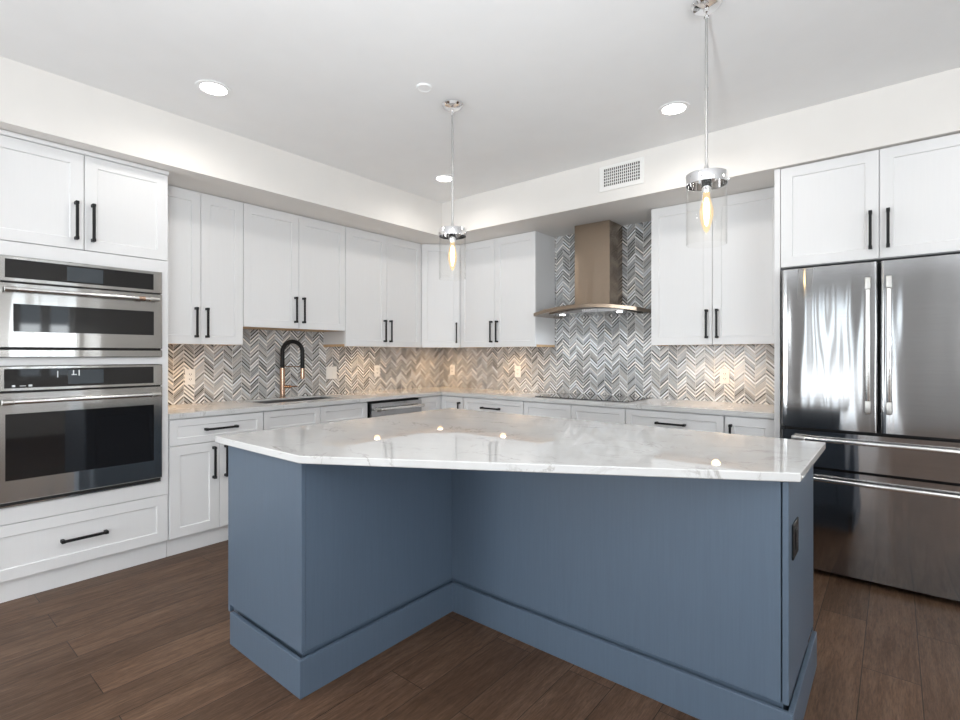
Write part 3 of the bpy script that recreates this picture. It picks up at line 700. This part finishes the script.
plate(LF, -1.490, 1.115, 'white double light switch on the tile right of the faucet', 0.116, cls='switch', name='light_switch', group=None)
plate(LF, -0.940, 1.118, 'white outlet on the tile above the dishwasher')
plate(RT, 0.208, 1.112, 'white outlet on the hood-wall tile nearest the room corner')
plate(RT, 1.135, 1.110, 'white outlet on the tile left of the cooktop')
plate(RT, 3.134, 1.117, 'white outlet on the tile between cooktop and refrigerator')
IR = Frame((0, 0), (0, 1), (1, 0))
plate(IR, -2.325, 0.668, 'black outlet on the end panel of the blue island', 0.115, 'blackplate', 'dark', 'outlet', XR, 'island_outlet', None)

# ------------------------------------------------------------------ ceiling fittings
def downlight(x, y, label):
    r = thing('recessed_light', (x, y, ZC), label, 'light', 'recessed ceiling lights')
    c = (x, y, ZC)
    MB().lathe(c, [(0.091, -0.0005), (0.091, -0.004), (0.070, -0.006), (0.066, -0.003), (0.066, -0.0005)], 48, True).build('trim_ring', 'ceiling', r)
    MB().lathe(c, [(0.0, -0.0008), (0.0655, -0.0008), (0.0655, -0.0025), (0.0, -0.003)], 48).build('lens', 'can', r)
    light('downlight_glow', 'SPOT', (x, y, ZC - 0.02), CAN_W, (1.0, 0.95, 0.89), r, 0.06, math.radians(168), 0.6)
downlight(1.239, -3.092, 'recessed ceiling light above the aisle by the ovens')
downlight(3.145, -1.227, 'recessed ceiling light in front of the hood and air vent')
downlight(1.241, -1.226, 'recessed ceiling light nearest the room corner')
for x, y in ((3.145, -3.09), (1.24, -4.95), (3.145, -4.95), (5.05, -1.227), (5.05, -3.09), (5.05, -4.95)):      # unseen lamps added along the same grid for more overhead light
    downlight(x, y, 'added recessed ceiling light over the open room, out of the picture')
tag(MB().lathe((2.157, -2.357, ZC), [(0.0, -0.0005), (0.043, -0.0005), (0.043, -0.004), (0.038, -0.009), (0.036, -0.007), (0.0, -0.008)], 40).build('sprinkler_cover', 'ceiling'), 'small round white cover plate on the ceiling beside a pendant', 'cover plate')
r = thing('air_vent', (2.593, -SY, 2.632), 'white rectangular air vent grille on the soffit', 'vent')
F = Frame((0, -SY), (1, 0), (0, -1))
v0, v1, w0, w1 = 2.456, 2.738, 2.570, 2.704
MB().box(F, v0, v1, 0.0006, 0.002, w0, w1).build('duct_opening', 'dark', r)  # dark sheet painted as the shade behind the grille
MB().frame(F, 2.418, 2.768, 2.536, 2.728, v0, v1, w0, w1, 0.0006, 0.009).build('frame', 'vent', r)
for i in range(1, 18):
    s = v0 + (v1 - v0) * i / 18; MB().box(F, s - 0.0028, s + 0.0028, 0.0022, 0.007, w0, w1).build('vertical_blade', 'vent', r)
for i in range(1, 6):
    z = w0 + (w1 - w0) * i / 6; MB().box(F, v0, v1, 0.0021, 0.0045, z - 0.003, z + 0.003).build('cross_blade', 'vent', r)
def pendant(x, y, label, drop=0.0):
    c = Vector((x, y, ZC)); r = thing('pendant_light', c, label, 'light', 'glass pendant lights')
    MB().lathe(c, [(0.0, -0.0005), (0.062, -0.0005), (0.062, -0.010), (0.052, -0.020), (0.030, -0.024), (0.012, -0.026), (0.010, -0.040), (0.0, -0.041)], 48).build('canopy', 'chrome', r)
    b = MB(); b.tube([c + Vector((0, 0, -0.040)), c + Vector((0, 0, -0.052))], 0.004, 10)
    loop = [c + Vector((0.009 * math.cos(a), 0.009 * math.sin(a) * 0.3, -0.060 + 0.009 * math.sin(a))) for a in [2 * PI * k / 16 for k in range(17)]]
    b.tube(loop, 0.0022, 8, False); b.build('swivel', 'chrome', r)
    zt = 2.032 + drop
    MB().tube([c + Vector((0, 0, -0.068)), Vector((x, y, zt + 0.03))], 0.0062, 14).lathe((x, y, 2.405), [(0.0, 0.0), (0.0076, 0.0), (0.0076, 0.012), (0.0, 0.012)], 16).lathe((x, y, zt), [(0.014, 0.0), (0.011, 0.02), (0.0055, 0.045), (0.0, 0.045)], 20).build('rod', 'nickel', r)
    MB().lathe((x, y, zt), [(0.0, 0.0), (0.0810, 0.0), (0.0820, -0.002), (0.0820, -0.044), (0.0800, -0.044), (0.0800, -0.004), (0.0, -0.004)], 56).build('band', 'chrome', r)
    for k in range(3):
        a = 2 * PI * k / 3 + 0.5; MB().tube([(x + 0.082 * math.cos(a), y + 0.082 * math.sin(a), zt - 0.022), (x + 0.0885 * math.cos(a), y + 0.0885 * math.sin(a), zt - 0.022)], 0.005, 10).build('set_screw', 'chrome', r)
    MB().lathe((x, y, 0), [(0.0795, zt - 0.006), (0.0795, zt - 0.296), (0.0765, zt - 0.296), (0.0765, zt - 0.006)], 56, True).build('glass_shade', 'shade', r)
    MB().lathe((x, y, zt - 0.004), [(0.0, 0.0), (0.020, 0.0), (0.020, -0.055), (0.0165, -0.074), (0.0, -0.074)], 24).build('socket', 'chrome', r)
    prof = [(0.0, 0.0), (0.013, 0.0), (0.014, -0.016), (0.021, -0.044), (0.027, -0.072), (0.0265, -0.098), (0.019, -0.132), (0.009, -0.160), (0.0, -0.168)]
    bl = MB().lathe((x, y, zt - 0.0785), prof, 28).build('bulb', 'bulb', r, 80)
    MB().lathe((x, y, zt - 0.095), [(0.0, 0.0), (0.008, -0.008), (0.013, -0.045), (0.012, -0.075), (0.006, -0.115), (0.0, -0.125)], 20).build('filament', 'filament', bl, 80)
    light('bulb_glow', 'POINT', (x, y, zt - 0.152), PEND_W, (1.0, 0.72, 0.42), r, 0.010)
pendant(2.150, -2.117, 'left glass pendant light, hanging in front of the corner cabinet')
pendant(3.560, -2.069, 'right glass pendant light, hanging nearer the refrigerator', 0.018)
